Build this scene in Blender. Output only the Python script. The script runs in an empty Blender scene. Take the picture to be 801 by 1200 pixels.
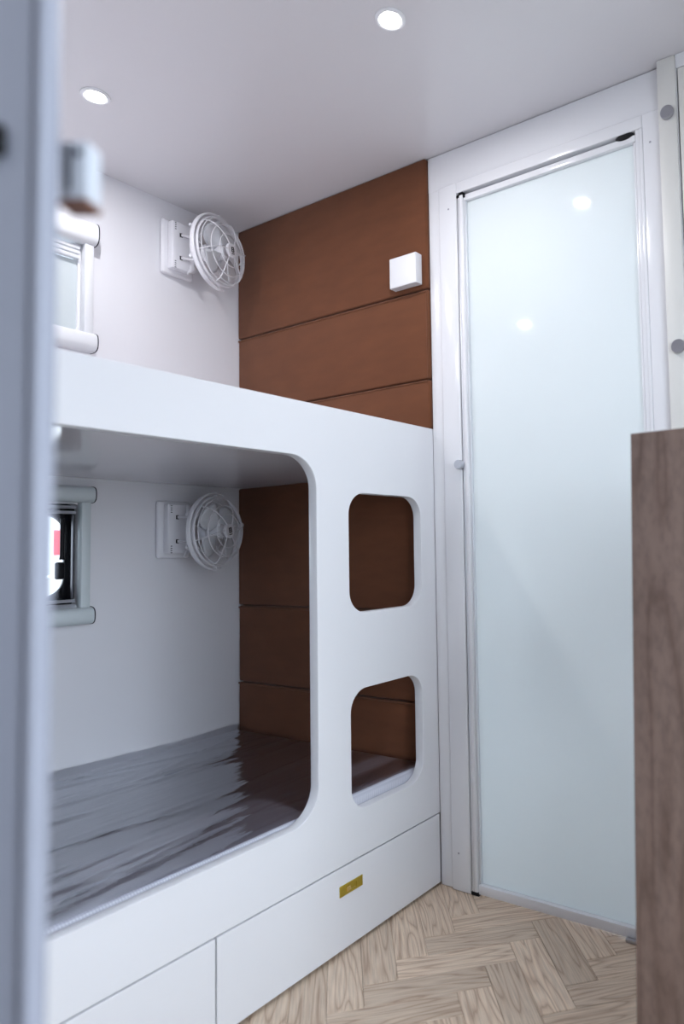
import bpy, bmesh, math, random
from mathutils import Vector, Matrix

random.seed(7)
scene = bpy.context.scene
COL = scene.collection
PI = math.pi

# ------------------------------------------------------------------ camera
H = 1.98           # ceiling height
XO = -0.81         # inner face of the outer wall
XR = 1.50          # inner face of the opposite side wall
YB = -3.60         # inner face of the far back wall
Cc = Vector((1.15399189, -1.51317516, 0.88342047))
Rr = Vector((0.84900258, 0.52778884, -0.02517069))
Uu = Vector((0.05435168, -0.03984786, 0.99772644))
Ff = Vector((-0.52558588, 0.84844039, 0.06251714))
cam = bpy.data.cameras.new('camera')
cam.sensor_fit = 'VERTICAL'
cam.sensor_height = 36.0
cam.sensor_width = 24.0
cam.lens = 814.24 / 1200 * 36.0
cam.shift_x = -(587.92 - 400.5) / 1200
cam.shift_y = (590.5 - 600) / 1200
cam.clip_start = 0.02
cam.clip_end = 200
cam.dof.use_dof = True
cam.dof.focus_distance = 1.85
cam.dof.aperture_fstop = 2.6
camo = bpy.data.objects.new('camera', cam)
COL.objects.link(camo)
camo.matrix_world = Matrix(((Rr.x, Uu.x, -Ff.x, Cc.x), (Rr.y, Uu.y, -Ff.y, Cc.y), (Rr.z, Uu.z, -Ff.z, Cc.z), (0, 0, 0, 1)))
scene.camera = camo

# ------------------------------------------------------------------ light
scene.view_settings.view_transform = 'Standard'
scene.view_settings.look = 'None'
scene.view_settings.gamma = 1.0
scene.view_settings.use_curve_mapping = False
scene.view_settings.exposure = 0.40
world = bpy.data.worlds.new('overcast_sky')
scene.world = world
world.use_nodes = True
bg = world.node_tree.nodes['Background']
bg.inputs['Color'].default_value = (0.78, 0.88, 1.0, 1)
bg.inputs['Strength'].default_value = 5.0


def portal(loc, sx, sy, direction):
    l = bpy.data.lights.new('window_portal', 'AREA')
    l.shape = 'RECTANGLE'
    l.size = sx
    l.size_y = sy
    l.cycles.is_portal = True
    o = bpy.data.objects.new('window_portal', l)
    o.location = loc
    o.rotation_euler = Vector(direction).to_track_quat('-Z', 'Z').to_euler()
    COL.objects.link(o)


portal((XR + 0.03, -1.00, 1.01), 0.9, 1.50, (-1, 0, 0))  # portal of the added entry doorway
portal((0.95, YB - 0.03, 1.35), 0.7, 0.5, (0, 1, 0))  # portal of the added back window
portal((0.38, 0.99, 0.56), 0.56, 0.84, (0, -1, 0))  # portal of the added washroom opening
portal((XO - 0.03, -0.78, 0.89), 0.5, 0.28, (1, 0, 0))

# ------------------------------------------------------------------ materials
MATS = {}


def mat(name, col, rough=0.5, metal=0.0, spec=0.5, coat=0.0):
    m = bpy.data.materials.new(name)
    m.use_nodes = True
    b = m.node_tree.nodes['Principled BSDF']
    b.inputs['Base Color'].default_value = (*col, 1)
    b.inputs['Roughness'].default_value = rough
    b.inputs['Metallic'].default_value = metal
    b.inputs['Specular IOR Level'].default_value = spec
    b.inputs['Coat Weight'].default_value = coat
    MATS[name] = m
    return m


def nodes(m):
    return m.node_tree.nodes, m.node_tree.links, m.node_tree.nodes['Principled BSDF']


def add_bump(m, scale, strength, dist=0.002, stretch=(1, 1, 1), detail=3):
    n, l, b = nodes(m)
    tc = n.new('ShaderNodeTexCoord')
    mp = n.new('ShaderNodeMapping')
    mp.inputs['Scale'].default_value = stretch
    t = n.new('ShaderNodeTexNoise')
    t.inputs['Scale'].default_value = scale
    t.inputs['Detail'].default_value = detail
    bp = n.new('ShaderNodeBump')
    bp.inputs['Strength'].default_value = strength
    bp.inputs['Distance'].default_value = dist
    l.new(tc.outputs['Object'], mp.inputs['Vector'])
    l.new(mp.outputs['Vector'], t.inputs['Vector'])
    l.new(t.outputs['Fac'], bp.inputs['Height'])
    l.new(bp.outputs['Normal'], b.inputs['Normal'])
    return t


def tint_noise(m, c1, c2, scale, stretch=(1, 1, 1), detail=4):
    n, l, b = nodes(m)
    tc = n.new('ShaderNodeTexCoord')
    mp = n.new('ShaderNodeMapping')
    mp.inputs['Scale'].default_value = stretch
    t = n.new('ShaderNodeTexNoise')
    t.inputs['Scale'].default_value = scale
    t.inputs['Detail'].default_value = detail
    r = n.new('ShaderNodeValToRGB')
    r.color_ramp.elements[0].color = (*c1, 1)
    r.color_ramp.elements[0].position = 0.3
    r.color_ramp.elements[1].color = (*c2, 1)
    r.color_ramp.elements[1].position = 0.7
    l.new(tc.outputs['Object'], mp.inputs['Vector'])
    l.new(mp.outputs['Vector'], t.inputs['Vector'])
    l.new(t.outputs['Fac'], r.inputs['Fac'])
    l.new(r.outputs['Color'], b.inputs['Base Color'])


mat('panel_white', (0.80, 0.81, 0.84), 0.30)
mat('wall_white', (0.79, 0.79, 0.83), 0.38)
mat('ceiling_white', (0.72, 0.71, 0.74), 0.22)
mat('deck_white', (0.76, 0.74, 0.78), 0.08)
mat('frame_white', (0.82, 0.83, 0.86), 0.16)
mat('plastic_white', (0.72, 0.73, 0.76), 0.32)
mat('fan_white', (0.80, 0.80, 0.84), 0.35)
mat('blade_white', (0.70, 0.72, 0.76), 0.3)
mat('blind_grey', (0.62, 0.68, 0.70), 0.35)
mat('warm_white', (0.74, 0.74, 0.71), 0.4)
mat('aluminium', (0.78, 0.80, 0.84), 0.28, 0.35)
mat('steel', (0.42, 0.42, 0.45), 0.30, 0.9)
mat('satin_metal', (0.55, 0.57, 0.62), 0.35, 0.6)
mat('brass', (0.55, 0.42, 0.06), 0.30, 0.75)
mat('brass_bright', (0.85, 0.66, 0.24), 0.2, 0.9)
mat('black_plastic', (0.006, 0.006, 0.008), 0.45, 0.0, 0.2)
mat('black_gloss', (0.006, 0.006, 0.008), 0.12)
mat('seam_shade', (0.02, 0.02, 0.035), 0.5)  # near-black standing in for shade in narrow seams
mat('dark_metal', (0.10, 0.10, 0.12), 0.4, 0.3)
mat('dark_gap', (0.03, 0.03, 0.04), 0.8)
mat('door_leaf', (0.27, 0.285, 0.34), 0.45)
mat('lock_grey', (0.50, 0.53, 0.58), 0.4)
m = mat('frosted', (0.88, 0.925, 0.93), 0.045, 0.0, 0.55)
_n, _l, _b = m.node_tree.nodes, m.node_tree.links, m.node_tree.nodes['Principled BSDF']
_t = _n.new('ShaderNodeBsdfTranslucent'); _t.inputs['Color'].default_value = (0.90, 0.96, 0.97, 1)
_a = _n.new('ShaderNodeMixShader'); _a.inputs['Fac'].default_value = 0.36
_l.new(_b.outputs[0], _a.inputs[1]); _l.new(_t.outputs[0], _a.inputs[2])
_l.new(_a.outputs[0], _n['Material Output'].inputs['Surface'])
mat('ground_sand', (0.44, 0.42, 0.40), 0.9)
mat('red_paint', (0.55, 0.03, 0.05), 0.4)
mat('pale_paint', (0.75, 0.77, 0.80), 0.5)
mat('brown_edge', (0.16, 0.07, 0.045), 0.5)
mat('screw_grey', (0.35, 0.35, 0.4), 0.4, 0.5)

m = mat('suede_brown', (0.16, 0.058, 0.026), 0.78, 0.0, 0.25)
tint_noise(m, (0.135, 0.046, 0.018), (0.162, 0.056, 0.022), 9, (1, 1, 3))
add_bump(m, 420, 0.25, 0.001)
m.node_tree.nodes['Principled BSDF'].inputs['Sheen Weight'].default_value = 0.15

m = mat('mattress_mesh', (0.17, 0.17, 0.21), 0.8)
n, l, b = nodes(m)
tc = n.new('ShaderNodeTexCoord')
w1 = n.new('ShaderNodeTexWave'); w1.bands_direction = 'X'; w1.inputs['Scale'].default_value = 60
w2 = n.new('ShaderNodeTexWave'); w2.bands_direction = 'Y'; w2.inputs['Scale'].default_value = 60
mx = n.new('ShaderNodeMath'); mx.operation = 'MULTIPLY'
rp = n.new('ShaderNodeValToRGB')
rp.color_ramp.elements[0].color = (0.56, 0.57, 0.65, 1)
rp.color_ramp.elements[1].color = (0.80, 0.81, 0.88, 1)
l.new(tc.outputs['Object'], w1.inputs['Vector']); l.new(tc.outputs['Object'], w2.inputs['Vector'])
l.new(w1.outputs['Fac'], mx.inputs[0]); l.new(w2.outputs['Fac'], mx.inputs[1])
l.new(mx.outputs[0], rp.inputs['Fac']); l.new(rp.outputs['Color'], b.inputs['Base Color'])

# clear wrapping film: transparent with a mirror-like skin
m = bpy.data.materials.new('clear_film'); MATS['clear_film'] = m
m.use_nodes = True
n, l = m.node_tree.nodes, m.node_tree.links
n.clear()
out = n.new('ShaderNodeOutputMaterial')
tr = n.new('ShaderNodeBsdfTransparent'); tr.inputs['Color'].default_value = (0.93, 0.93, 0.95, 1)
gl = n.new('ShaderNodeBsdfGlossy'); gl.inputs['Roughness'].default_value = 0.07; gl.inputs['Color'].default_value = (0.93, 0.95, 1.0, 1)
fr = n.new('ShaderNodeFresnel'); fr.inputs['IOR'].default_value = 2.0
mixs = n.new('ShaderNodeMixShader')
tc = n.new('ShaderNodeTexCoord')
mp = n.new('ShaderNodeMapping'); mp.inputs['Scale'].default_value = (9, 1.6, 1); mp.inputs['Rotation'].default_value = (0, 0, 0.22)
ns = n.new('ShaderNodeTexNoise'); ns.inputs['Scale'].default_value = 5; ns.inputs['Detail'].default_value = 5
bp = n.new('ShaderNodeBump'); bp.inputs['Strength'].default_value = 0.24; bp.inputs['Distance'].default_value = 0.01
l.new(tc.outputs['Object'], mp.inputs['Vector']); l.new(mp.outputs['Vector'], ns.inputs['Vector'])
l.new(ns.outputs['Fac'], bp.inputs['Height'])
l.new(bp.outputs['Normal'], gl.inputs['Normal']); l.new(bp.outputs['Normal'], fr.inputs['Normal'])
bo = n.new('ShaderNodeMath'); bo.operation = 'MULTIPLY_ADD'; bo.inputs[1].default_value = 0.75; bo.inputs[2].default_value = 0.36
l.new(fr.outputs['Fac'], bo.inputs[0])
l.new(bo.outputs[0], mixs.inputs['Fac']); l.new(tr.outputs[0], mixs.inputs[1]); l.new(gl.outputs[0], mixs.inputs[2])
l.new(mixs.outputs[0], out.inputs['Surface'])

# window glass
m = bpy.data.materials.new('clear_pane'); MATS['clear_pane'] = m
m.use_nodes = True
n, l = m.node_tree.nodes, m.node_tree.links
n.clear()
out = n.new('ShaderNodeOutputMaterial')
tr = n.new('ShaderNodeBsdfTransparent'); tr.inputs['Color'].default_value = (0.95, 0.97, 0.98, 1)
gl = n.new('ShaderNodeBsdfGlossy'); gl.inputs['Roughness'].default_value = 0.02
fr = n.new('ShaderNodeFresnel'); fr.inputs['IOR'].default_value = 1.45
mixs = n.new('ShaderNodeMixShader')
l.new(fr.outputs['Fac'], mixs.inputs['Fac']); l.new(tr.outputs[0], mixs.inputs[1]); l.new(gl.outputs[0], mixs.inputs[2])
l.new(mixs.outputs[0], out.inputs['Surface'])

# pulled-down blind, opaque cloth
m = mat('blind_cloth', (0.52, 0.57, 0.59), 0.7)

# lamp lens
m = bpy.data.materials.new('lamp_lens'); MATS['lamp_lens'] = m
m.use_nodes = True
n, l = m.node_tree.nodes, m.node_tree.links
n.clear()
out = n.new('ShaderNodeOutputMaterial')
em = n.new('ShaderNodeEmission'); em.inputs['Color'].default_value = (1, 0.98, 0.95, 1); em.inputs['Strength'].default_value = 25
l.new(em.outputs[0], out.inputs['Surface'])


def wood(name, dark, mid, light, ring_scale, stretch, rough, vary, dist=4.0, lines=0.35):
    m = mat(name, mid, rough, 0, 0.35)
    n, l, b = nodes(m)
    tc = n.new('ShaderNodeTexCoord')
    oi = n.new('ShaderNodeObjectInfo')
    mul = n.new('ShaderNodeMath'); mul.operation = 'MULTIPLY'; mul.inputs[1].default_value = 37.0
    cmb = n.new('ShaderNodeCombineXYZ')
    l.new(oi.outputs['Random'], mul.inputs[0])
    for k in range(3):
        l.new(mul.outputs[0], cmb.inputs[k])
    add = n.new('ShaderNodeVectorMath'); add.operation = 'ADD'
    l.new(tc.outputs['Object'], add.inputs[0]); l.new(cmb.outputs[0], add.inputs[1])
    mp = n.new('ShaderNodeMapping'); mp.inputs['Scale'].default_value = stretch
    l.new(add.outputs[0], mp.inputs['Vector'])
    # growth rings: bands bent by noise give cathedral figures
    big = n.new('ShaderNodeTexNoise'); big.inputs['Scale'].default_value = ring_scale; big.inputs['Detail'].default_value = 1.2
    l.new(mp.outputs[0], big.inputs['Vector'])
    mm = n.new('ShaderNodeMath'); mm.operation = 'MULTIPLY'; mm.inputs[1].default_value = dist
    l.new(big.outputs['Fac'], mm.inputs[0])
    fr_ = n.new('ShaderNodeMath'); fr_.operation = 'PINGPONG'; fr_.inputs[1].default_value = 0.5
    l.new(mm.outputs[0], fr_.inputs[0])
    rp = n.new('ShaderNodeValToRGB')
    rp.color_ramp.elements[0].color = (*dark, 1); rp.color_ramp.elements[0].position = 0.0
    rp.color_ramp.elements[1].color = (*light, 1); rp.color_ramp.elements[1].position = 0.42
    e = rp.color_ramp.elements.new(0.14); e.color = (*mid, 1)
    l.new(fr_.outputs[0], rp.inputs['Fac'])
    # fine fibres
    fine = n.new('ShaderNodeTexNoise'); fine.inputs['Scale'].default_value = 40; fine.inputs['Detail'].default_value = 4
    mp2 = n.new('ShaderNodeMapping'); mp2.inputs['Scale'].default_value = (stretch[0] * 0.35, stretch[1] * 1.4, stretch[2] * 1.4)
    l.new(add.outputs[0], mp2.inputs['Vector']); l.new(mp2.outputs[0], fine.inputs['Vector'])
    rf = n.new('ShaderNodeValToRGB')
    rf.color_ramp.elements[0].color = (1 - lines, 1 - lines, 1 - lines, 1); rf.color_ramp.elements[0].position = 0.32
    rf.color_ramp.elements[1].color = (1, 1, 1, 1); rf.color_ramp.elements[1].position = 0.6
    l.new(fine.outputs['Fac'], rf.inputs['Fac'])
    mixc = n.new('ShaderNodeMix'); mixc.data_type = 'RGBA'; mixc.blend_type = 'MULTIPLY'; mixc.inputs['Factor'].default_value = 1
    l.new(rp.outputs['Color'], mixc.inputs['A']); l.new(rf.outputs['Color'], mixc.inputs['B'])
    # tone of the single board
    hsv = n.new('ShaderNodeHueSaturation')
    mr = n.new('ShaderNodeMapRange'); mr.inputs['To Min'].default_value = 1 - vary; mr.inputs['To Max'].default_value = 1 + vary
    l.new(oi.outputs['Random'], mr.inputs['Value']); l.new(mr.outputs[0], hsv.inputs['Value'])
    l.new(mixc.outputs['Result'], hsv.inputs['Color']); l.new(hsv.outputs['Color'], b.inputs['Base Color'])
    bp = n.new('ShaderNodeBump'); bp.inputs['Strength'].default_value = 0.15; bp.inputs['Distance'].default_value = 0.001
    l.new(fine.outputs['Fac'], bp.inputs['Height']); l.new(bp.outputs['Normal'], b.inputs['Normal'])
    return m


wood('oak_plank', (0.52, 0.37, 0.268), (0.70, 0.54, 0.405), (0.78, 0.63, 0.49), 3.0, (1.0, 9.0, 9.0), 0.42, 0.15, 9.0, 0.26)
wood('walnut_board', (0.125, 0.082, 0.066), (0.155, 0.105, 0.086), (0.18, 0.125, 0.104), 2.6, (7.0, 7.0, 0.8), 0.5, 0.0, 5.0, 0.22)

# ------------------------------------------------------------------ mesh helpers


def bm_new():
    return bmesh.new()


def box(bm, x0, x1, y0, y1, z0, z1):
    vs = [bm.verts.new(v) for v in ((x0, y0, z0), (x1, y0, z0), (x1, y1, z0), (x0, y1, z0), (x0, y0, z1), (x1, y0, z1), (x1, y1, z1), (x0, y1, z1))]
    for f in ((0, 3, 2, 1), (4, 5, 6, 7), (0, 1, 5, 4), (1, 2, 6, 5), (2, 3, 7, 6), (3, 0, 4, 7)):
        bm.faces.new([vs[i] for i in f])
    return bm


def bevel(bm, w, seg=2):
    bmesh.ops.bevel(bm, geom=list(bm.edges), offset=w, segments=seg, profile=0.5, affect='EDGES')
    return bm


def bbox(x0, x1, y0, y1, z0, z1, w=0.002, seg=2):
    bm = box(bm_new(), x0, x1, y0, y1, z0, z1)
    return bevel(bm, w, seg) if w else bm


def frame_of(d):
    d = d.normalized()
    a = Vector((0, 0, 1)) if abs(d.z) < 0.9 else Vector((1, 0, 0))
    u = d.cross(a).normalized()
    return u, d.cross(u).normalized()


def tube(bm, pts, r, n=8, closed=False, flat=None):
    """tube through pts; flat=(ru, rv, up) makes an oval section"""
    pts = [Vector(p) for p in pts]
    k = len(pts)
    rings = []
    for i, p in enumerate(pts):
        if closed:
            d = pts[(i + 1) % k] - pts[i - 1]
        else:
            d = pts[min(i + 1, k - 1)] - pts[max(i - 1, 0)]
        if flat:
            ru, rv, up = flat
            v = Vector(up)
            u = d.normalized().cross(v).normalized()
        else:
            ru = rv = r if not isinstance(r, (list, tuple)) else r[i]
            u, v = frame_of(d)
        rings.append([bm.verts.new(p + u * math.cos(2 * PI * j / n) * ru + v * math.sin(2 * PI * j / n) * rv) for j in range(n)])
    for i in range(k if closed else k - 1):
        a, b_ = rings[i], rings[(i + 1) % k]
        for j in range(n):
            bm.faces.new((a[j], a[(j + 1) % n], b_[(j + 1) % n], b_[j]))
    if not closed:
        bm.faces.new(rings[0][::-1]); bm.faces.new(rings[-1])
    bmesh.ops.recalc_face_normals(bm, faces=list(bm.faces))
    return bm


def lathe(bm, prof, n=32, M=Matrix.Identity(4)):
    """prof = [(radius, height)...] about local z"""
    rings = []
    for r, h in prof:
        if r < 1e-6:
            rings.append([bm.verts.new(M @ Vector((0, 0, h)))])
        else:
            rings.append([bm.verts.new(M @ Vector((r * math.cos(2 * PI * j / n), r * math.sin(2 * PI * j / n), h))) for j in range(n)])
    for a, b_ in zip(rings, rings[1:]):
        for j in range(n):
            if len(a) == 1 and len(b_) == 1:
                continue
            if len(a) == 1:
                bm.faces.new((a[0], b_[(j + 1) % n], b_[j]))
            elif len(b_) == 1:
                bm.faces.new((a[j], a[(j + 1) % n], b_[0]))
            else:
                bm.faces.new((a[j], a[(j + 1) % n], b_[(j + 1) % n], b_[j]))
    bmesh.ops.recalc_face_normals(bm, faces=list(bm.faces))
    return bm


def rrect(a0, a1, b0, b1, r, seg=12):
    """rounded rectangle outline (list of 2-D points)"""
    pts = []
    for cx, cy, s in ((a1 - r, b1 - r, 0), (a0 + r, b1 - r, PI / 2), (a0 + r, b0 + r, PI), (a1 - r, b0 + r, 1.5 * PI)):
        for i in range(seg + 1):
            t = s + PI / 2 * i / seg
            pts.append((cx + r * math.cos(t), cy + r * math.sin(t)))
    return pts


def plate(outer, holes, thick, M, edge=0.0012):
    """flat board with holes, outlines in 2-D, extruded by thick; M places local (a, b, depth)"""
    cu = bpy.data.curves.new('outline', 'CURVE')
    cu.dimensions = '2D'
    cu.fill_mode = 'BOTH'
    cu.extrude = thick / 2 - edge
    cu.bevel_depth = edge
    cu.bevel_resolution = 1
    cu.offset = -edge
    for pl in [outer] + holes:
        sp = cu.splines.new('POLY')
        sp.points.add(len(pl) - 1)
        for p_, c in zip(sp.points, pl):
            p_.co = (c[0], c[1], 0, 1)
        sp.use_cyclic_u = True
    o = bpy.data.objects.new('outline', cu)
    COL.objects.link(o)
    dg = bpy.context.evaluated_depsgraph_get()
    me = bpy.data.meshes.new_from_object(o.evaluated_get(dg))
    bpy.data.objects.remove(o)
    bpy.data.curves.remove(cu)
    bm = bm_new()
    bm.from_mesh(me)
    bpy.data.meshes.remove(me)
    bmesh.ops.remove_doubles(bm, verts=list(bm.verts), dist=1e-5)
    bm.transform(M)
    bmesh.ops.recalc_face_normals(bm, faces=list(bm.faces))
    return bm


def MYZ(x):   # 2-D (a,b) -> (y,z) at x
    return Matrix(((0, 0, 1, x), (1, 0, 0, 0), (0, 1, 0, 0), (0, 0, 0, 1)))


def MXZ(y):   # 2-D (a,b) -> (x,z) at y
    return Matrix(((1, 0, 0, 0), (0, 0, 1, y), (0, 1, 0, 0), (0, 0, 0, 1)))


def wloc(o):
    v = Vector((0, 0, 0))
    while o:
        v = v + o.location
        o = o.parent
    return v


def obj(name, bm, material, parent=None, smooth=False):
    """links a bmesh given in world coordinates, origin at its middle"""
    lo = Vector((min(v.co[k] for v in bm.verts) for k in range(3)))
    hi = Vector((max(v.co[k] for v in bm.verts) for k in range(3)))
    c = (lo + hi) / 2
    bmesh.ops.translate(bm, verts=list(bm.verts), vec=-c)
    me = bpy.data.meshes.new(name)
    bm.to_mesh(me)
    bm.free()
    if smooth:
        me.polygons.foreach_set('use_smooth', [True] * len(me.polygons))
        if smooth != 'all':
            me.set_sharp_from_angle(angle=math.radians(40))
    me.materials.append(MATS[material])
    o = bpy.data.objects.new(name, me)
    COL.objects.link(o)
    o.parent = parent
    o.location = c - wloc(parent)
    return o


def tag(o, label=None, cat=None, group=None, kind=None):
    if label: o['label'] = label
    if cat: o['category'] = cat
    if group: o['group'] = group
    if kind: o['kind'] = kind
    return o


def thing(name, loc, label, cat, group=None, kind=None):
    o = bpy.data.objects.new(name, None)
    o.empty_display_size = 0.05
    COL.objects.link(o)
    o.location = loc
    return tag(o, label, cat, group, kind)


def copy_tree(o, parent=None):
    c = o.copy()
    COL.objects.link(c)
    c.parent = parent
    for ch in list(o.children):
        copy_tree(ch, c)
    return c


# ------------------------------------------------------------------ the room
T = 0.03
wins_o = [rrect(-1.03, -0.515, 0.755, 1.03, 0.02, 4), rrect(-1.03, -0.53, 1.50, 1.75, 0.02, 4)]
tag(obj('wall_left', plate([(YB - T, 0), (T, 0), (T, H), (YB - T, H)], wins_o, T, MYZ(XO - T / 2), 0.0005), 'wall_white'),
    'white laminated outer wall carrying the fans and bunk windows', 'wall', kind='structure')
holes_r = [rrect(-1.45, -0.55, 0.26, 1.76, 0.04, 4)]  # unseen entry doorway, added as a daylight source
tag(obj('wall_right', plate([(YB - T, 0), (T, 0), (T, H), (YB - T, H)], holes_r, T, MYZ(XR + T / 2), 0.0005), 'wall_white'),
    'white side wall behind the camera with an unseen entry doorway added for daylight', 'wall', kind='structure')
tag(obj('wall_back', plate([(XO, 0), (XR, 0), (XR, H), (XO, H)], [rrect(0.60, 1.30, 1.10, 1.60, 0.05, 4)], T, MXZ(YB - T / 2), 0.0005), 'wall_white'),  # unseen back window, added to let daylight in
    'white end wall behind the camera with an unseen window added for daylight', 'wall', kind='structure')
# door wall: solid except for the doorway
tag(obj('wall_door', plate([(XO, 0), (XR, 0), (XR, H), (XO, H)], [[(0.10, 0.001), (0.6115, 0.001), (0.6115, 1.846), (0.10, 1.846)]], T, MXZ(T / 2 + 0.012), 0.0005), 'wall_white'),
    'white cross wall holding the frosted glass door', 'wall', kind='structure')
# unseen washroom and window opening, added to light the glass door from behind
tag(obj('wall_washroom', plate([(0.0, 0), (XR, 0), (XR, H), (0.0, H)], [rrect(0.10, 0.66, 0.14, 0.98, 0.04, 4)], T, MXZ(0.95), 0.0005), 'wall_white'),
    'white unseen washroom wall, its window opening added to light the frosted door', 'wall', kind='structure')
tag(obj('wall_washroom_left', bbox(-T, 0, 0.043, 0.93, 0, H, 0.0005), 'wall_white'), 'white washroom side wall behind the padded panels', 'wall', kind='structure')
tag(obj('wall_washroom_right', bbox(1.0, 1.0 + T, 0.043, 0.93, 0, H, 0.0005), 'wall_white'), 'white washroom side wall behind the tall cupboard', 'wall', kind='structure')
tag(obj('ceiling', bbox(XO - T, XR + T, YB - T, 0.97, H, H + T, 0), 'ceiling_white'),
    'glossy white ceiling panel with recessed downlights', 'ceiling', kind='structure')
# closed end wall of the bunk alcove
tag(obj('wall_partition', bbox(XO, 0.52, -1.93, -1.90, 0, H, 0.001), 'wall_white'),
    'white partition closing the foot end of the bunks', 'wall', kind='structure')

# floor and its herringbone planks
floor = tag(obj('floor', bbox(XO - T, XR + T, YB - T, 0.97, -0.03, -0.006, 0), 'dark_gap'),
            'pale oak herringbone plank floor', 'floor', kind='structure')
fa, fb, u_, k_ = 0.295, -0.143, 0.0502, 3.5644


def clip(poly, axis, lim, keep_less):
    out_ = []
    for i in range(len(poly)):
        p_, q_ = poly[i], poly[(i + 1) % len(poly)]
        ip = (p_[axis] <= lim) == keep_less
        iq = (q_[axis] <= lim) == keep_less
        if ip:
            out_.append(p_)
        if ip != iq:
            t = (lim - p_[axis]) / (q_[axis] - p_[axis])
            out_.append((p_[0] + t * (q_[0] - p_[0]), p_[1] + t * (q_[1] - p_[1])))
    return out_


def plank_mesh(poly, c, ang):
    # poly in world xy -> local frame of the plank (length along local x)
    ca, sa = math.cos(-ang), math.sin(-ang)
    loc = [((x - c[0]) * ca - (y - c[1]) * sa, (x - c[0]) * sa + (y - c[1]) * ca) for x, y in poly]
    bm = bm_new()
    top = [bm.verts.new((x, y, 0)) for x, y in loc]
    bot = [bm.verts.new((x, y, -0.006)) for x, y in loc]
    f = bm.faces.new(top)
    if f.normal.z < 0:
        f.normal_update()
    for i in range(len(loc)):
        j = (i + 1) % len(loc)
        bm.faces.new((top[i], bot[i], bot[j], top[j]))
    bmesh.ops.recalc_face_normals(bm, faces=list(bm.faces))
    tope = [e for e in bm.edges if all(abs(v.co.z) < 1e-6 for v in e.verts)]
    bmesh.ops.bevel(bm, geom=tope, offset=0.0011, segments=1, profile=0.5, affect='EDGES')
    me = bpy.data.meshes.new('plank')
    bm.to_mesh(me)
    bm.free()
    me.materials.append(MATS['oak_plank'])
    return me


g = 0.006    # joint in units of u_
shared = {}
for kind_ in (0, 1):
    if kind_ == 0:
        cs = [(0 + g, 0), (k_, -k_ + g), (k_ + 1 - g, 1 - k_), (1, 1 - g)]
        ang = -PI / 4
    else:
        cs = [(0, 0 - g), (1 - g, -1), (1 - k_, -1 - k_ + g), (-k_ + g, -k_)]
        ang = PI / 4
    for i in range(-1, 5):
        for j in range(-30, 14):
            poly = [(fa + (x + 2 * k_ * i) * u_, fb + (y + 2 * j) * u_) for x, y in cs]
            cx = sum(p_[0] for p_ in poly) / 4
            cy = sum(p_[1] for p_ in poly) / 4
            full = all(-0.04 < x < XR and -1.88 < y < 0.03 for x, y in poly)
            if not full:
                q = poly
                for ax, lim, less in ((0, -0.04, False), (0, XR, True), (1, -1.88, False), (1, 0.03, True)):
                    q = clip(q, ax, lim, less)
                    if len(q) < 3:
                        break
                if len(q) < 3:
                    continue
                ar = abs(sum(q[a][0] * q[(a + 1) % len(q)][1] - q[(a + 1) % len(q)][0] * q[a][1] for a in range(len(q)))) / 2
                if ar < 0.0004:
                    continue
                me = plank_mesh(q, (cx, cy), ang)
            else:
                if kind_ not in shared:
                    shared[kind_] = plank_mesh(poly, (cx, cy), ang)
                me = shared[kind_]
            o = bpy.data.objects.new('plank', me)
            COL.objects.link(o)
            o.parent = floor
            o.location = Vector((cx, cy, 0)) - floor.location
            o.rotation_euler.z = ang

# ------------------------------------------------------------------ bunk bed
bunk = thing('bunk_bed', (0, -0.95, 0), 'white built-in bunk bed with cut-out front panel and drawers', 'bunk bed')
YE = -1.86
PT = 0.025
ZT = 1.213
ZDR = 0.185
outer = [(YE, ZDR + 0.0015), (-0.001, ZDR + 0.0015), (-0.001, ZT), (YE, ZT)]
holes = [rrect(-1.78, -0.4275, 0.3125, 1.094, 0.07, 14),
         rrect(-0.3285, -0.062, 0.739, 1.021, 0.052, 12),
         rrect(-0.3285, -0.068, 0.291, 0.563, 0.052, 12)]
obj('front_panel', plate(outer, holes, PT, MYZ(-PT / 2), 0.0012), 'panel_white', bunk)
obj('upper_deck', bbox(XO + 0.001, -PT - 0.001, YE, -0.001, 1.101, 1.125, 0.001), 'deck_white', bunk)
obj('lower_deck', bbox(XO + 0.001, -PT - 0.001, YE, -0.001, 0.195, 0.215, 0.001), 'deck_white', bunk)
obj('plinth', bbox(-0.036, -0.0215, YE, -0.001, 0.0005, 0.193, 0.001), 'dark_gap', bunk)  # near-black board stands in for the shade in the drawer gaps
gap = 0.0016
for y0, y1, latch in ((-0.6795 + gap, -0.004, True), (-1.60, -0.6795 - gap, False), (YE, -1.60 - 2 * gap, False)):
    if y1 - y0 < 0.35:
        obj('end_board', bbox(-0.02, 0, y0, y1, 0.008, ZDR - 0.0015, 0.0008), 'panel_white', bunk)
        continue
    d = obj('drawer', bbox(-0.02, 0.0, y0, y1, 0.008, ZDR - 0.0015, 0.0008), 'panel_white', bunk)
    yc = -0.335 if latch else (y0 + y1) / 2
    zc = 0.134
    lp = plate([(yc - 0.0355, zc - 0.0115), (yc + 0.0355, zc - 0.0115), (yc + 0.0355, zc + 0.0115), (yc - 0.0355, zc + 0.0115)],
               [rrect(yc - 0.0165, yc + 0.0165, zc - 0.0055, zc + 0.0055, 0.002, 3)], 0.0024, MYZ(0.0013), 0.0004)
    tag(obj('latch_plate', lp, 'brass', d), 'brass latch plate')
    obj('latch_recess', bbox(0.0003, 0.0008, yc - 0.016, yc + 0.016, zc - 0.005, zc + 0.005, 0), 'brass', d)
    obj('latch_slider', bbox(0.0008, 0.0052, yc - 0.0165, yc - 0.005, zc - 0.0052, zc + 0.0052, 0.0008), 'brass_bright', d)

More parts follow.
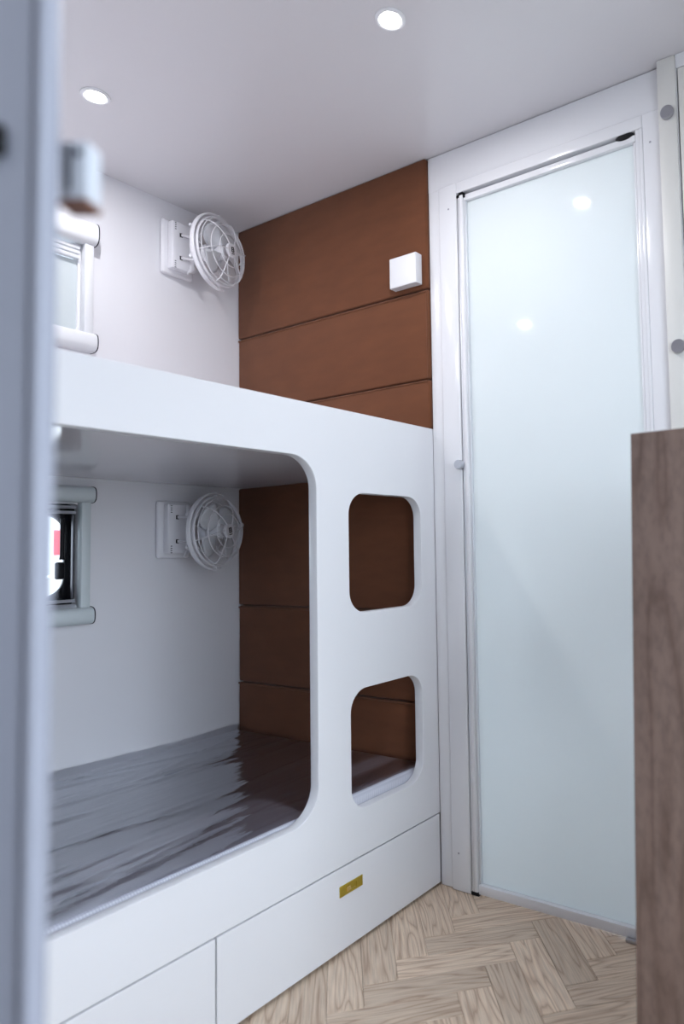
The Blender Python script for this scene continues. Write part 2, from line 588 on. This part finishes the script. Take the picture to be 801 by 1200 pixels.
# mattress with its plastic wrap
MX0, MX1, MY0, MY1 = XO + 0.004, -PT - 0.003, YE + 0.004, -0.016
mt = thing('mattress', ((MX0 + MX1) / 2, (MY0 + MY1) / 2, 0.216), 'grey mesh mattress wrapped in clear plastic film on the lower bunk', 'mattress')
obj('mattress_core', bbox(MX0, MX1, MY0, MY1, 0.2165, 0.316, 0.012, 3), 'mattress_mesh', mt, True)
rnd = random.Random(3)
ridges = []
for i in range(46):
    ridges.append((rnd.uniform(MX0, MX1), rnd.uniform(-1.3, 0.0), rnd.gauss(0.0, 0.16), rnd.uniform(0.12, 0.5), rnd.uniform(0.003, 0.009), rnd.uniform(0.0015, 0.0055)))
bm = bm_new()
NX, NY = 110, 110
grid = []
for i in range(NX + 1):
    row = []
    x = MX0 + (MX1 - MX0) * i / NX
    for j in range(NY + 1):
        y = -1.45 + (MY1 + 1.45) * j / NY
        z = 0.3185
        for rx, ry, sl, ln, wd, am in ridges:
            dy = (y - ry) / ln
            if abs(dy) < 1:
                dx = (x - rx - sl * (y - ry)) / wd
                if abs(dx) < 3:
                    z += am * math.exp(-dx * dx) * (1 - dy * dy)
        z += 0.0012 * math.sin(9 * x + 4 * y) * math.sin(3.1 * y + 2 * x)
        # the film is pulled up against the outer wall
        ew = max(0, 1 - (x - MX0) / 0.06)
        z += 0.018 * ew * ew * (0.75 + 0.25 * math.sin(7 * y))
        row.append(bm.verts.new((x, y, z)))
    grid.append(row)
for i in range(NX):
    for j in range(NY):
        bm.faces.new((grid[i][j], grid[i + 1][j], grid[i + 1][j + 1], grid[i][j + 1]))
tag(obj('plastic_film', bm, 'clear_film', mt, 'all'), 'clear wrinkled plastic film')

# ------------------------------------------------------------------ upholstered panels


def pads(root, specs, x1):
    obj('backing_board', bbox(XO + 0.002, x1, 0.0065, 0.0113, specs[2][0], specs[0][1], 0), 'suede_brown', root)
    for z0, z1, th in specs:
        obj('pad', bbox(XO + 0.002, x1, -th, 0.0064, z0, z1, 0.006, 4), 'suede_brown', root, True)


def piping(root, z, th, x1, zb=None):
    pts = [(XO + 0.003, -th, z), ((XO + x1) / 2, -th, z - 0.0006), (x1 - 0.006, -th, z)]
    if zb:
        pts += [(x1 - 0.0045, -th, z - 0.003), (x1 - 0.0040, -th, zb)]
    obj('piping', tube(bm_new(), pts, 0.0026, 8), 'suede_brown', root, True)


up = thing('upholstered_panel', (-0.4, 0, 1.126), 'brown suede padded end panel above the upper bunk', 'wall panel')
pads(up, ((1.6068, H - 0.001, 0.013), (1.3525, 1.6045, 0.011), (1.2145, 1.3495, 0.012)), -0.001)
piping(up, 1.5985, 0.011, -0.001, 1.356)
piping(up, 1.3465, 0.012, -0.001)
lo_ = thing('upholstered_panel', (-0.4, 0, 0.216), 'brown suede padded end panel inside the shaded lower bunk', 'wall panel')
pads(lo_, ((0.7168, 1.100, 0.013), (0.4685, 0.7145, 0.011), (0.218, 0.4655, 0.012)), -PT - 0.001)
piping(lo_, 0.7085, 0.011, -PT - 0.001)
piping(lo_, 0.4625, 0.012, -PT - 0.001)
# small white box on the upholstery
wb = thing('wall_box', (-0.066, -0.013, 1.62), 'small square white box mounted on the brown upper panel', 'wall box')
obj('box_cover', bbox(-0.111, -0.0155, -0.043, -0.0165, 1.617, 1.703, 0.002, 2), 'plastic_white', wb)
obj('back_plate', bbox(-0.108, -0.0185, -0.0165, -0.0128, 1.620, 1.700, 0.001, 1), 'plastic_white', wb)

# ------------------------------------------------------------------ frosted glass door
door = thing('door_1', (0.36, 0, 0), 'frosted pale glass sliding door in a white frame', 'door', kind='structure')


def flute(x0, x1, y, z0, z1, w=0.003):
    return bbox(x0, x1, y, 0.014, z0, z1, w, 3)


# left jamb
obj('jamb', flute(0.001, 0.040, -0.002, 0.001, H - 0.002, 0.0012), 'frame_white', door, True)
obj('jamb', flute(0.041, 0.100, -0.010, 0.001, 1.878, 0.003), 'frame_white', door, True)
# right jamb: fluted
obj('jamb', flute(0.612, 0.6218, -0.0085, 0.001, 1.8465, 0.0010), 'frame_white', door, True)
obj('jamb', flute(0.6219, 0.6300, -0.0105, 0.001, 1.8465, 0.0015), 'frame_white', door, True)
obj('jamb', flute(0.6301, 0.672, -0.010, 0.001, 1.878, 0.0025), 'frame_white', door, True)
obj('header', flute(0.1002, 0.6300, -0.010, 1.847, 1.878, 0.0025), 'frame_white', door, True)
obj('header_panel', flute(0.001, 0.700, -0.003, 1.8785, H - 0.002, 0.0012), 'frame_white', door, True)
obj('track', bbox(0.1005, 0.6115, 0.0095, 0.040, 1.826, 1.8455, 0), 'satin_metal', door)
# sliding leaf
obj('gap_strip', bbox(0.1012, 0.1045, -0.0045, 0.009, 0.02, 1.832, 0.0005), 'seam_shade', door)  # dark strip in place of the shaded gap beside the jamb
obj('stile', bbox(0.105, 0.1095, -0.010, 0.009, 0.010, 1.836, 0.001), 'aluminium', door, True)
obj('stile', bbox(0.110, 0.1225, -0.012, 0.009, 0.010, 1.838, 0.003, 3), 'frame_white', door, True)
obj('stile', bbox(0.1228, 0.1275, -0.004, 0.009, 0.026, 1.822, 0.001), 'aluminium', door, True)
obj('top_rail', bbox(0.1228, 0.6115, -0.007, 0.009, 1.8215, 1.838, 0.002), 'frame_white', door, True)
obj('bottom_rail', bbox(0.1228, 0.6115, -0.009, 0.009, 0.006, 0.0295, 0.002), 'frame_white', door, True)
obj('stile', bbox(0.605, 0.6115, -0.006, 0.009, 0.03, 1.821, 0.002), 'frame_white', door, True)
tag(obj('glass_pane', bbox(0.1276, 0.6048, 0.004, 0.0085, 0.0297, 1.8213, 0.0005, 1), 'frosted', door), 'pale aqua frosted glass')
for x0, x1, z0, z1 in ((0.1013, 0.110, 1.832, 1.840), (0.1225, 0.128, 1.829, 1.8375), (0.109, 0.123, 1.8385, 1.8455), (0.1013, 0.125, 0.0012, 0.010)):
    obj('dark_end', bbox(x0, x1, -0.011, 0.008, z0, z1, 0.001, 1), 'black_plastic', door)
# black roller above the leaf
M = Matrix.Translation((0.585, 0.003, 1.841)) @ Matrix.Rotation(PI / 2, 4, 'X') @ Matrix.Diagonal((1.9, 0.75, 1, 1))
obj('roller', lathe(bm_new(), [(0, -0.006), (0.0105, -0.006), (0.012, -0.004), (0.012, 0.009), (0.0105, 0.011), (0, 0.011)], 24, M), 'black_plastic', door, True)
# floor guide by the bottom rail
obj('floor_guide', bbox(0.522, 0.60, -0.020, -0.0095, 0.0008, 0.010, 0.002), 'steel', door, True)
# knob on the stile
M = Matrix.Translation((0.0975, -0.010, 1.105)) @ Matrix.Rotation(PI / 2, 4, 'X')
kn = obj('knob', lathe(bm_new(), [(0, -0.001), (0.0125, -0.001), (0.0125, 0.013), (0.0115, 0.0155), (0, 0.0155)], 20, M), 'satin_metal', door, True)
for sx, sz in ((0.074, 1.810), (0.648, 1.806), (0.064, 0.096)):
    M = Matrix.Translation((sx, -0.0098, sz)) @ Matrix.Rotation(PI / 2, 4, 'X')
    obj('screw', lathe(bm_new(), [(0, 0), (0.0028, 0), (0.0024, 0.0008), (0, 0.001)], 12, M), 'screw_grey', door, True)

# ------------------------------------------------------------------ tall cupboard front on the right
tc_ = thing('tall_cupboard', (1.08, -0.012, 0), 'off-white tall cupboard front right of the glass door', 'cupboard')
obj('stile', bbox(0.6745, 0.7165, -0.026, 0.0105, 0.001, H - 0.001, 0.002), 'warm_white', tc_, True)
obj('carcass', bbox(0.717, XR - 0.002, -0.012, 0.0105, 0.001, H - 0.001, 0), 'dark_gap', tc_)
obj('stile_face', bbox(0.7168, 0.7185, -0.022, -0.010, 0.001, H - 0.001, 0), 'frame_white', tc_)
d1 = obj('cupboard_door', bbox(0.7215, XR - 0.003, -0.024, -0.0125, 0.02, 1.945, 0.002), 'warm_white', tc_, True)
obj('panel_moulding', plate(rrect(0.732, XR - 0.03, 0.05, 1.92, 0.02, 6), [rrect(0.738, XR - 0.036, 0.056, 1.914, 0.016, 6)], 0.004, MXZ(-0.0245), 0.0008), 'warm_white', d1)
obj('top_board', bbox(0.7185, XR - 0.003, -0.023, -0.0125, 1.947, H - 0.001, 0.001), 'frame_white', tc_)
for cx, cz in ((0.6965, 1.848), (0.700, 1.314)):
    M = Matrix.Translation((cx, -0.0258, cz)) @ Matrix.Rotation(PI / 2, 4, 'X')
    obj('cover_cap', lathe(bm_new(), [(0, 0), (0.0145, 0), (0.0155, 0.0015), (0.0155, 0.0075), (0.0145, 0.009), (0, 0.009)], 32, M), 'steel', tc_, True)

# ------------------------------------------------------------------ walnut cabinet end on the right
wc = thing('wood_cabinet', (0.92, -0.35, 0), 'waist-high walnut-brown wood cabinet end at the right edge', 'cabinet')
WX = 0.772
obj('end_panel', plate([(0.741, 0.001), (0.97, 0.001), (0.97, 1.051), (0.770, 1.051)], [], 0.018, MXZ(-0.509), 0.0012), 'walnut_board', wc)
obj('side_panel', bbox(WX + 0.002, WX + 0.020, -0.4995, -0.22, 0.001, 1.050, 0.001, 1), 'walnut_board', wc)
obj('top_panel', bbox(WX + 0.0205, 0.9515, -0.4995, -0.22, 1.032, 1.050, 0.001, 1), 'walnut_board', wc)
obj('side_panel', bbox(0.952, 0.970, -0.4995, -0.22, 0.001, 1.050, 0.001, 1), 'walnut_board', wc)
obj('back_panel', bbox(WX + 0.0205, 0.9515, -0.238, -0.22, 0.001, 1.0315, 0.001, 1), 'walnut_board', wc)

# ------------------------------------------------------------------ windows over the bunks


def half_round(z0, z1, x_out, y0, y1):
    """rounded housing: section in (x,z), extruded along y"""
    h = (z1 - z0) / 2
    zc = (z0 + z1) / 2
    d = x_out - XO - 0.0005
    prof = [(XO + 0.0005, z1 - 0.001)]
    for i in range(13):
        t = PI / 2 - PI * i / 12
        # super-ellipse nose
        cx = abs(math.cos(t)) ** 0.7
        sz = math.copysign(abs(math.sin(t)) ** 0.7, math.sin(t))
        prof.append((XO + 0.0005 + d * 0.35 + d * 0.65 * cx, zc + h * sz))
    prof.append((XO + 0.0005, z0 + 0.001))
    bm = bm_new()
    a = [bm.verts.new((x, y0, z)) for x, z in prof]
    b_ = [bm.verts.new((x, y1, z)) for x, z in prof]
    n_ = len(prof)
    for i in range(n_):
        bm.faces.new((a[i], a[(i + 1) % n_], b_[(i + 1) % n_], b_[i]))
    bm.faces.new(a); bm.faces.new(b_[::-1])
    bmesh.ops.recalc_face_normals(bm, faces=list(bm.faces))
    return bm


def cassette(root, zt0, zt1, zb0, zb1, material):
    ya, yb = -1.07, -0.494
    for z0, z1 in ((zt0, zt1), (zb0, zb1)):
        hsg = obj('blind_housing', half_round(z0, z1, XO + 0.042, ya + 0.004, yb - 0.0028), material, root, True)
        for e0, e1 in ((yb - 0.0026, yb - 0.0004), (ya + 0.0004, ya + 0.0036)):
            obj('dark_end', half_round(z0 - 0.0008, z1 + 0.0008, XO + 0.0432, e0, e1), 'seam_shade', hsg, True)  # dark plate stands in for the shadow seam at the housing end
    obj('side_rail', bbox(XO + 0.0005, XO + 0.026, -0.524, -0.500, zb1 - 0.002, zt0 + 0.002, 0.003, 2), material, root, True)
    obj('side_rail', bbox(XO + 0.0005, XO + 0.026, -1.064, -1.034, zb1 - 0.002, zt0 + 0.002, 0.003, 2), material, root, True)


w1 = thing('window_1', (XO, -0.78, 1.45), 'white framed window beside the upper bunk with its blind pulled down', 'window', kind='structure')
cassette(w1, 1.748, 1.812, 1.448, 1.500, 'plastic_white')
for z in (1.735, 1.722, 1.709):
    obj('blind_bar', bbox(XO - 0.006, XO + 0.012, -1.034, -0.531, z - 0.005, z + 0.005, 0.002), 'plastic_white', w1, True)
obj('blind_cloth', bbox(XO - 0.008, XO - 0.005, -1.033, -0.531, 1.500, 1.704, 0), 'blind_cloth', w1)
obj('window_pane', bbox(XO - 0.026, XO - 0.022, -1.03, -0.531, 1.501, 1.749, 0), 'clear_pane', w1)

w2 = thing('window_2', (XO, -0.78, 0.70), 'grey framed open-blind window beside the lower bunk', 'window', kind='structure')
cassette(w2, 1.032, 1.076, 0.706, 0.752, 'blind_grey')
for z in (1.020, 1.006, 0.770, 0.758):
    obj('blind_bar', bbox(XO - 0.004, XO + 0.010, -1.034, -0.531, z - 0.004, z + 0.004, 0.0015), 'satin_metal', w2, True)
obj('rail_liner', bbox(XO - 0.006, XO + 0.004, -0.536, -0.533, 0.776, 1.0, 0.001), 'dark_metal', w2)
fr_o = rrect(-1.05, -0.495, 0.74, 1.045, 0.01, 4)
fr_i = rrect(-0.98, -0.540, 0.784, 0.999, 0.05, 10)
obj('window_frame', plate(fr_o, [fr_i], 0.012, MYZ(XO - T - 0.007), 0.001), 'black_gloss', w2)
obj('window_pane', plate(rrect(-0.981, -0.539, 0.783, 1.0, 0.05, 8), [], 0.003, MYZ(XO - T - 0.018), 0.0004), 'clear_pane', w2)
obj('stay_arm', tube(bm_new(), [(XO - 0.010, -0.556, 0.880), (XO - 0.010, -0.556, 0.892), (XO - 0.010, -0.556, 0.990)], [0.0072, 0.0056, 0.0056], 12), 'black_plastic', w2, True)
obj('latch', bbox(XO - 0.016, XO - 0.004, -0.573, -0.550, 0.828, 0.874, 0.005, 3), 'black_plastic', w2, True)

# outdoors seen through the lower window
tag(obj('ground', bbox(-60, 60, -60, 60, -0.64, -0.62, 0), 'ground_sand'), 'pale sandy ground outside the window', 'ground', kind='structure')
sg = thing('sign_board', (-5.0, 1.37, -0.60), 'red and white board standing outside the lower window', 'sign')
obj('board', bbox(-5.02, -5.0, 1.0, 1.75, 0.75, 1.45, 0.004), 'pale_paint', sg)
obj('red_field', bbox(-4.999, -4.993, 1.40, 1.455, 0.91, 1.12, 0.002), 'red_paint', sg)
for y in (1.05, 1.70):
    obj('post', bbox(-5.06, -5.021, y - 0.02, y + 0.02, -0.60, 1.44, 0.003), 'pale_paint', sg)

# ------------------------------------------------------------------ fans
RA = math.radians(15)


def make_fan(label, group):
    ox, oy, oz = XO, -0.245, 1.832
    root = thing('wall_fan', (ox, oy, oz), label, 'fan', group)

    def P(x, y, z):
        return Vector((ox + x, oy + y, oz + z))
    obj('base_plate', bbox(ox + 0.0005, ox + 0.018, oy - 0.050, oy + 0.056, oz - 0.086, oz + 0.086, 0.0088, 4), 'fan_white', root, True)
    hs = obj('base_housing', bbox(ox + 0.0175, ox + 0.044, oy - 0.034, oy + 0.030, oz - 0.072, oz + 0.076, 0.004, 3), 'fan_white', root, True)
    M = Matrix.Translation((ox + 0.031, oy + 0.034, oz))
    obj('hinge_barrel', lathe(bm_new(), [(0, -0.064), (0.0145, -0.064), (0.017, -0.060), (0.017, 0.070), (0.0145, 0.074), (0, 0.074)], 24, M), 'fan_white', root, True)
    for s in (-1, 1):
        zz = 0.036 * s
        obj('socket', bbox(ox + 0.0435, ox + 0.0455, oy - 0.010, oy - 0.001, oz + zz - 0.006, oz + zz + 0.006, 0.0005), 'black_plastic', root)
        obj('arm', tube(bm_new(), [P(0.045, -0.006, zz), P(0.050, 0.004, zz), P(0.062, 0.022, zz - 0.001), P(0.085, 0.018, zz + 0.003 * s - 0.003), P(0.112, -0.010, zz + 0.008 * s - 0.006), P(0.126, -0.030, zz + 0.012 * s - 0.008)], 0.0042, 10), 'fan_white', root, True)
        for q in range(4):
            zq = 0.060 * s - 0.0065 * (q - 1.5)
            obj('vent_slot', bbox(ox + 0.0438, ox + 0.0445, oy - 0.0265, oy - 0.0215, oz + zq - 0.0012, oz + zq + 0.0012, 0), 'dark_gap', root)
    obj('lever', tube(bm_new(), [P(0.034, 0.034, -0.062), P(0.046, 0.024, -0.072), P(0.054, 0.010, -0.082)], [0.008, 0.006, 0.003], 10), 'fan_white', root, True)
    # head frame: local z = fan axis, local x = upward, local y = to the side
    ax = Vector((math.cos(RA), math.sin(RA), 0))
    up_ = Vector((0, 0, 1))
    sd = up_.cross(ax)            # points to the right as seen from the room
    hc = P(0.116, 0.076, -0.008)
    HM = Matrix(((up_.x, sd.x, ax.x, hc.x), (up_.y, sd.y, ax.y, hc.y), (up_.z, sd.z, ax.z, hc.z), (0, 0, 0, 1)))

    def Q(r, t, h):    # t measured from up, clockwise seen from the room
        return HM @ Vector((r * math.cos(t), r * math.sin(t), h))
    arc = [Q(0.1145, math.radians(a), -0.004) for a in range(-190, 16, 5)]
    obj('yoke', tube(bm_new(), arc, 0, 12, False, (0.0035, 0.0078, ax)), 'fan_white', root, True)
    for a in (0, 180):
        obj('pivot', tube(bm_new(), [Q(0.098, math.radians(a), -0.002), Q(0.119, math.radians(a), -0.002)], 0.0055, 12), 'fan_white', root, True)
    N = 64
    cage = obj('cage_rim', tube(bm_new(), [Q(0.104, 2 * PI * i / N, 0.004) for i in range(N)], 0, 10, True, (0.0026, 0.006, ax)), 'fan_white', root, True)
    for rr, hh in ((0.099, 0.0165), (0.077, 0.034), (0.050, 0.0435)):
        obj('cage_ring', tube(bm_new(), [Q(rr, 2 * PI * i / N, hh) for i in range(N)], 0.0017, 6, True), 'fan_white', cage, True)
    for a in range(6):
        t = math.radians(60 * a + 14)
        pts = []
        for i in range(13):
            s = i / 12
            r_ = 0.104 - 0.084 * s
            h_ = 0.006 + 0.0415 * math.sqrt(max(0, 1 - ((r_ - 0.02) / 0.084) ** 2))
            pts.append(Q(r_, t + 0.25 * s, h_))
        obj('cage_wire', tube(bm_new(), pts, 0.0017, 6), 'fan_white', cage, True)
    obj('hub_cap', lathe(bm_new(), [(0, 0.040), (0.020, 0.040), (0.0225, 0.043), (0.0225, 0.047), (0.020, 0.050), (0, 0.0505)], 32, HM), 'fan_white', cage, True)
    # dark emblem on the hub
    em_ = bm_new()
    for x0, x1, y0, y1 in ((-0.012, -0.0095, -0.010, 0.003), (-0.006, 0.010, -0.009, -0.0055), (-0.006, 0.010, -0.0005, 0.003), (0.0075, 0.010, -0.006, 0.001), (0.001, 0.003, -0.006, 0.001), (-0.006, -0.0035, -0.006, 0.001)):
        box(em_, x0, x1, y0 + 0.003, y1 + 0.003, 0.0500, 0.0512)
    em_.transform(HM @ Matrix.Rotation(math.radians(-12), 4, 'Z'))
    obj('emblem', em_, 'black_plastic', cage)
    # blades
    for a in range(4):
        t0 = math.radians(90 * a + 30)
        bmb = bm_new()
        rows = []
        for i in range(9):
            r_ = 0.020 + 0.068 * i / 8
            wdt = 0.45 + 0.35 * math.sin(PI * (0.15 + 0.75 * i / 8))
            row = []
            for j in range(7):
                tt = t0 + wdt * (j / 6 - 0.5) * 1.5 + 0.35 * i / 8
                hh = 0.010 + (j / 6 - 0.5) * 0.026 * (1 - 0.35 * i / 8)
                row.append(bmb.verts.new(Q(r_, tt, hh)))
            rows.append(row)
        for i in range(8):
            for j in range(6):
                bmb.faces.new((rows[i][j], rows[i + 1][j], rows[i + 1][j + 1], rows[i][j + 1]))
        bmesh.ops.recalc_face_normals(bmb, faces=list(bmb.faces))
        bmesh.ops.solidify(bmb, geom=list(bmb.faces), thickness=0.0014)
        obj('blade', bmb, 'blade_white', root, 'all')
    obj('spinner', lathe(bm_new(), [(0, -0.010), (0.022, -0.010), (0.022, 0.018), (0.015, 0.026), (0, 0.028)], 28, HM), 'fan_white', root, True)
    obj('motor', lathe(bm_new(), [(0, -0.052), (0.022, -0.052), (0.032, -0.042), (0.034, -0.014), (0, -0.012)], 28, HM), 'fan_white', root, True)
    for a in range(5):
        t = math.radians(72 * a)
        obj('rear_spoke', tube(bm_new(), [Q(0.030, t, -0.030), Q(0.075, t, -0.026), Q(0.1035, t, 0.0)], 0.0022, 6), 'fan_white', root, True)
    for rr, hh in ((0.092, -0.0135), (0.066, -0.0265)):
        obj('rear_ring', tube(bm_new(), [Q(rr, 2 * PI * i / N, hh) for i in range(N)], 0.0018, 6, True), 'fan_white', root, True)
    return root


fan = make_fan('white caged wall fan above the upper bunk', 'wall fans over the bunks')
fan2 = copy_tree(fan)
fan2.location = (XO, -0.254, 0.962)
fan2['label'] = 'white caged wall fan inside the shaded lower bunk'

# ------------------------------------------------------------------ ceiling downlights


def downlight(x, y, label, watts=2.0):
    root = thing('ceiling_downlight', (x, y, H), label, 'downlight', 'round ceiling downlights')
    M = Matrix.Translation((x, y, H))
    obj('trim_ring', lathe(bm_new(), [(0.0225, -0.0005), (0.032, -0.0005), (0.0315, -0.003), (0.026, -0.005), (0.0225, -0.0035), (0.0225, -0.0005)], 40, M), 'frame_white', root, True)
    obj('lens', lathe(bm_new(), [(0, -0.0025), (0.022, -0.0025), (0.022, -0.0006), (0, -0.0006)], 40, M), 'lamp_lens', root)
    l_ = bpy.data.lights.new('downlight_bulb', 'AREA')
    l_.shape = 'DISK'
    l_.size = 0.04
    l_.energy = watts
    l_.color = (0.98, 0.97, 1.0)
    lo2 = bpy.data.objects.new('bulb', l_)
    COL.objects.link(lo2)
    lo2.parent = root
    lo2.location = (0, 0, -0.006)
    return root


downlight(-0.482, -0.660, 'glowing round downlight over the upper bunk near the window', 2.3)
downlight(0.257, -0.456, 'glowing round downlight over the aisle in front of the door', 2.8)
downlight(-0.50, -1.40, 'round downlight over the foot end of the bunk, mirrored in the door glass', 2.2)
downlight(0.42, 0.74, 'unseen washroom downlight added behind the frosted door', 5.5)  # added lamp, brightens the frosted glass from behind
downlight(0.75, -2.35, 'unseen round downlight added behind the camera over the aisle')  # added aisle lamp, out of view

# ------------------------------------------------------------------ open door leaf right beside the lens
d2 = thing('door_2', (0.16, -1.72, 0), 'open grey-white cupboard door, blurred along the left edge', 'door', kind='structure')
E0 = Vector((0.7772, -1.3387, 0))
Hn = E0 - 0.72 * Vector((0.85, 0.527, 0))
dv = (E0 - Hn).normalized()
nv = Vector((dv.y, -dv.x, 0))       # towards the camera side
L_ = (E0 - Hn).length


def leaf_box(a0, a1, b0, b1, z0, z1, w, seg=2):
    bm = bbox(a0, a1, b0, b1, z0, z1, w, seg)
    bm.transform(Matrix(((dv.x, nv.x, 0, Hn.x), (dv.y, nv.y, 0, Hn.y), (0, 0, 1, 0), (0, 0, 0, 1))))
    return bm


obj('leaf', leaf_box(0, L_ - 0.007, -0.008, 0.005, 0.004, H - 0.004, 0.002), 'door_leaf', d2, True)
obj('edge_trim', leaf_box(L_ - 0.0068, L_, -0.009, 0.006, 0.004, H - 0.004, 0.003, 3), 'door_leaf', d2, True)
lk = obj('lock', leaf_box(L_ - 0.004, L_ + 0.0115, -0.026, -0.0125, 1.075, 1.107, 0.0015), 'lock_grey', d2, True)
obj('lock_slot', leaf_box(L_ + 0.001, L_ + 0.003, -0.0124, -0.0112, 1.079, 1.105, 0.0003), 'dark_gap', lk)
obj('lock_base', leaf_box(L_ - 0.004, L_ + 0.0115, -0.0262, -0.0123, 1.0715, 1.0748, 0.0005), 'brown_edge', lk)
obj('lock_hole', leaf_box(L_ + 0.0055, L_ + 0.0085, -0.0124, -0.0112, 1.098, 1.1015, 0.0003), 'dark_gap', lk)
hd = obj('handle', leaf_box(L_ - 0.0285, L_ - 0.0175, 0.005, 0.011, 1.087, 1.104, 0.003), 'black_plastic', d2, True)
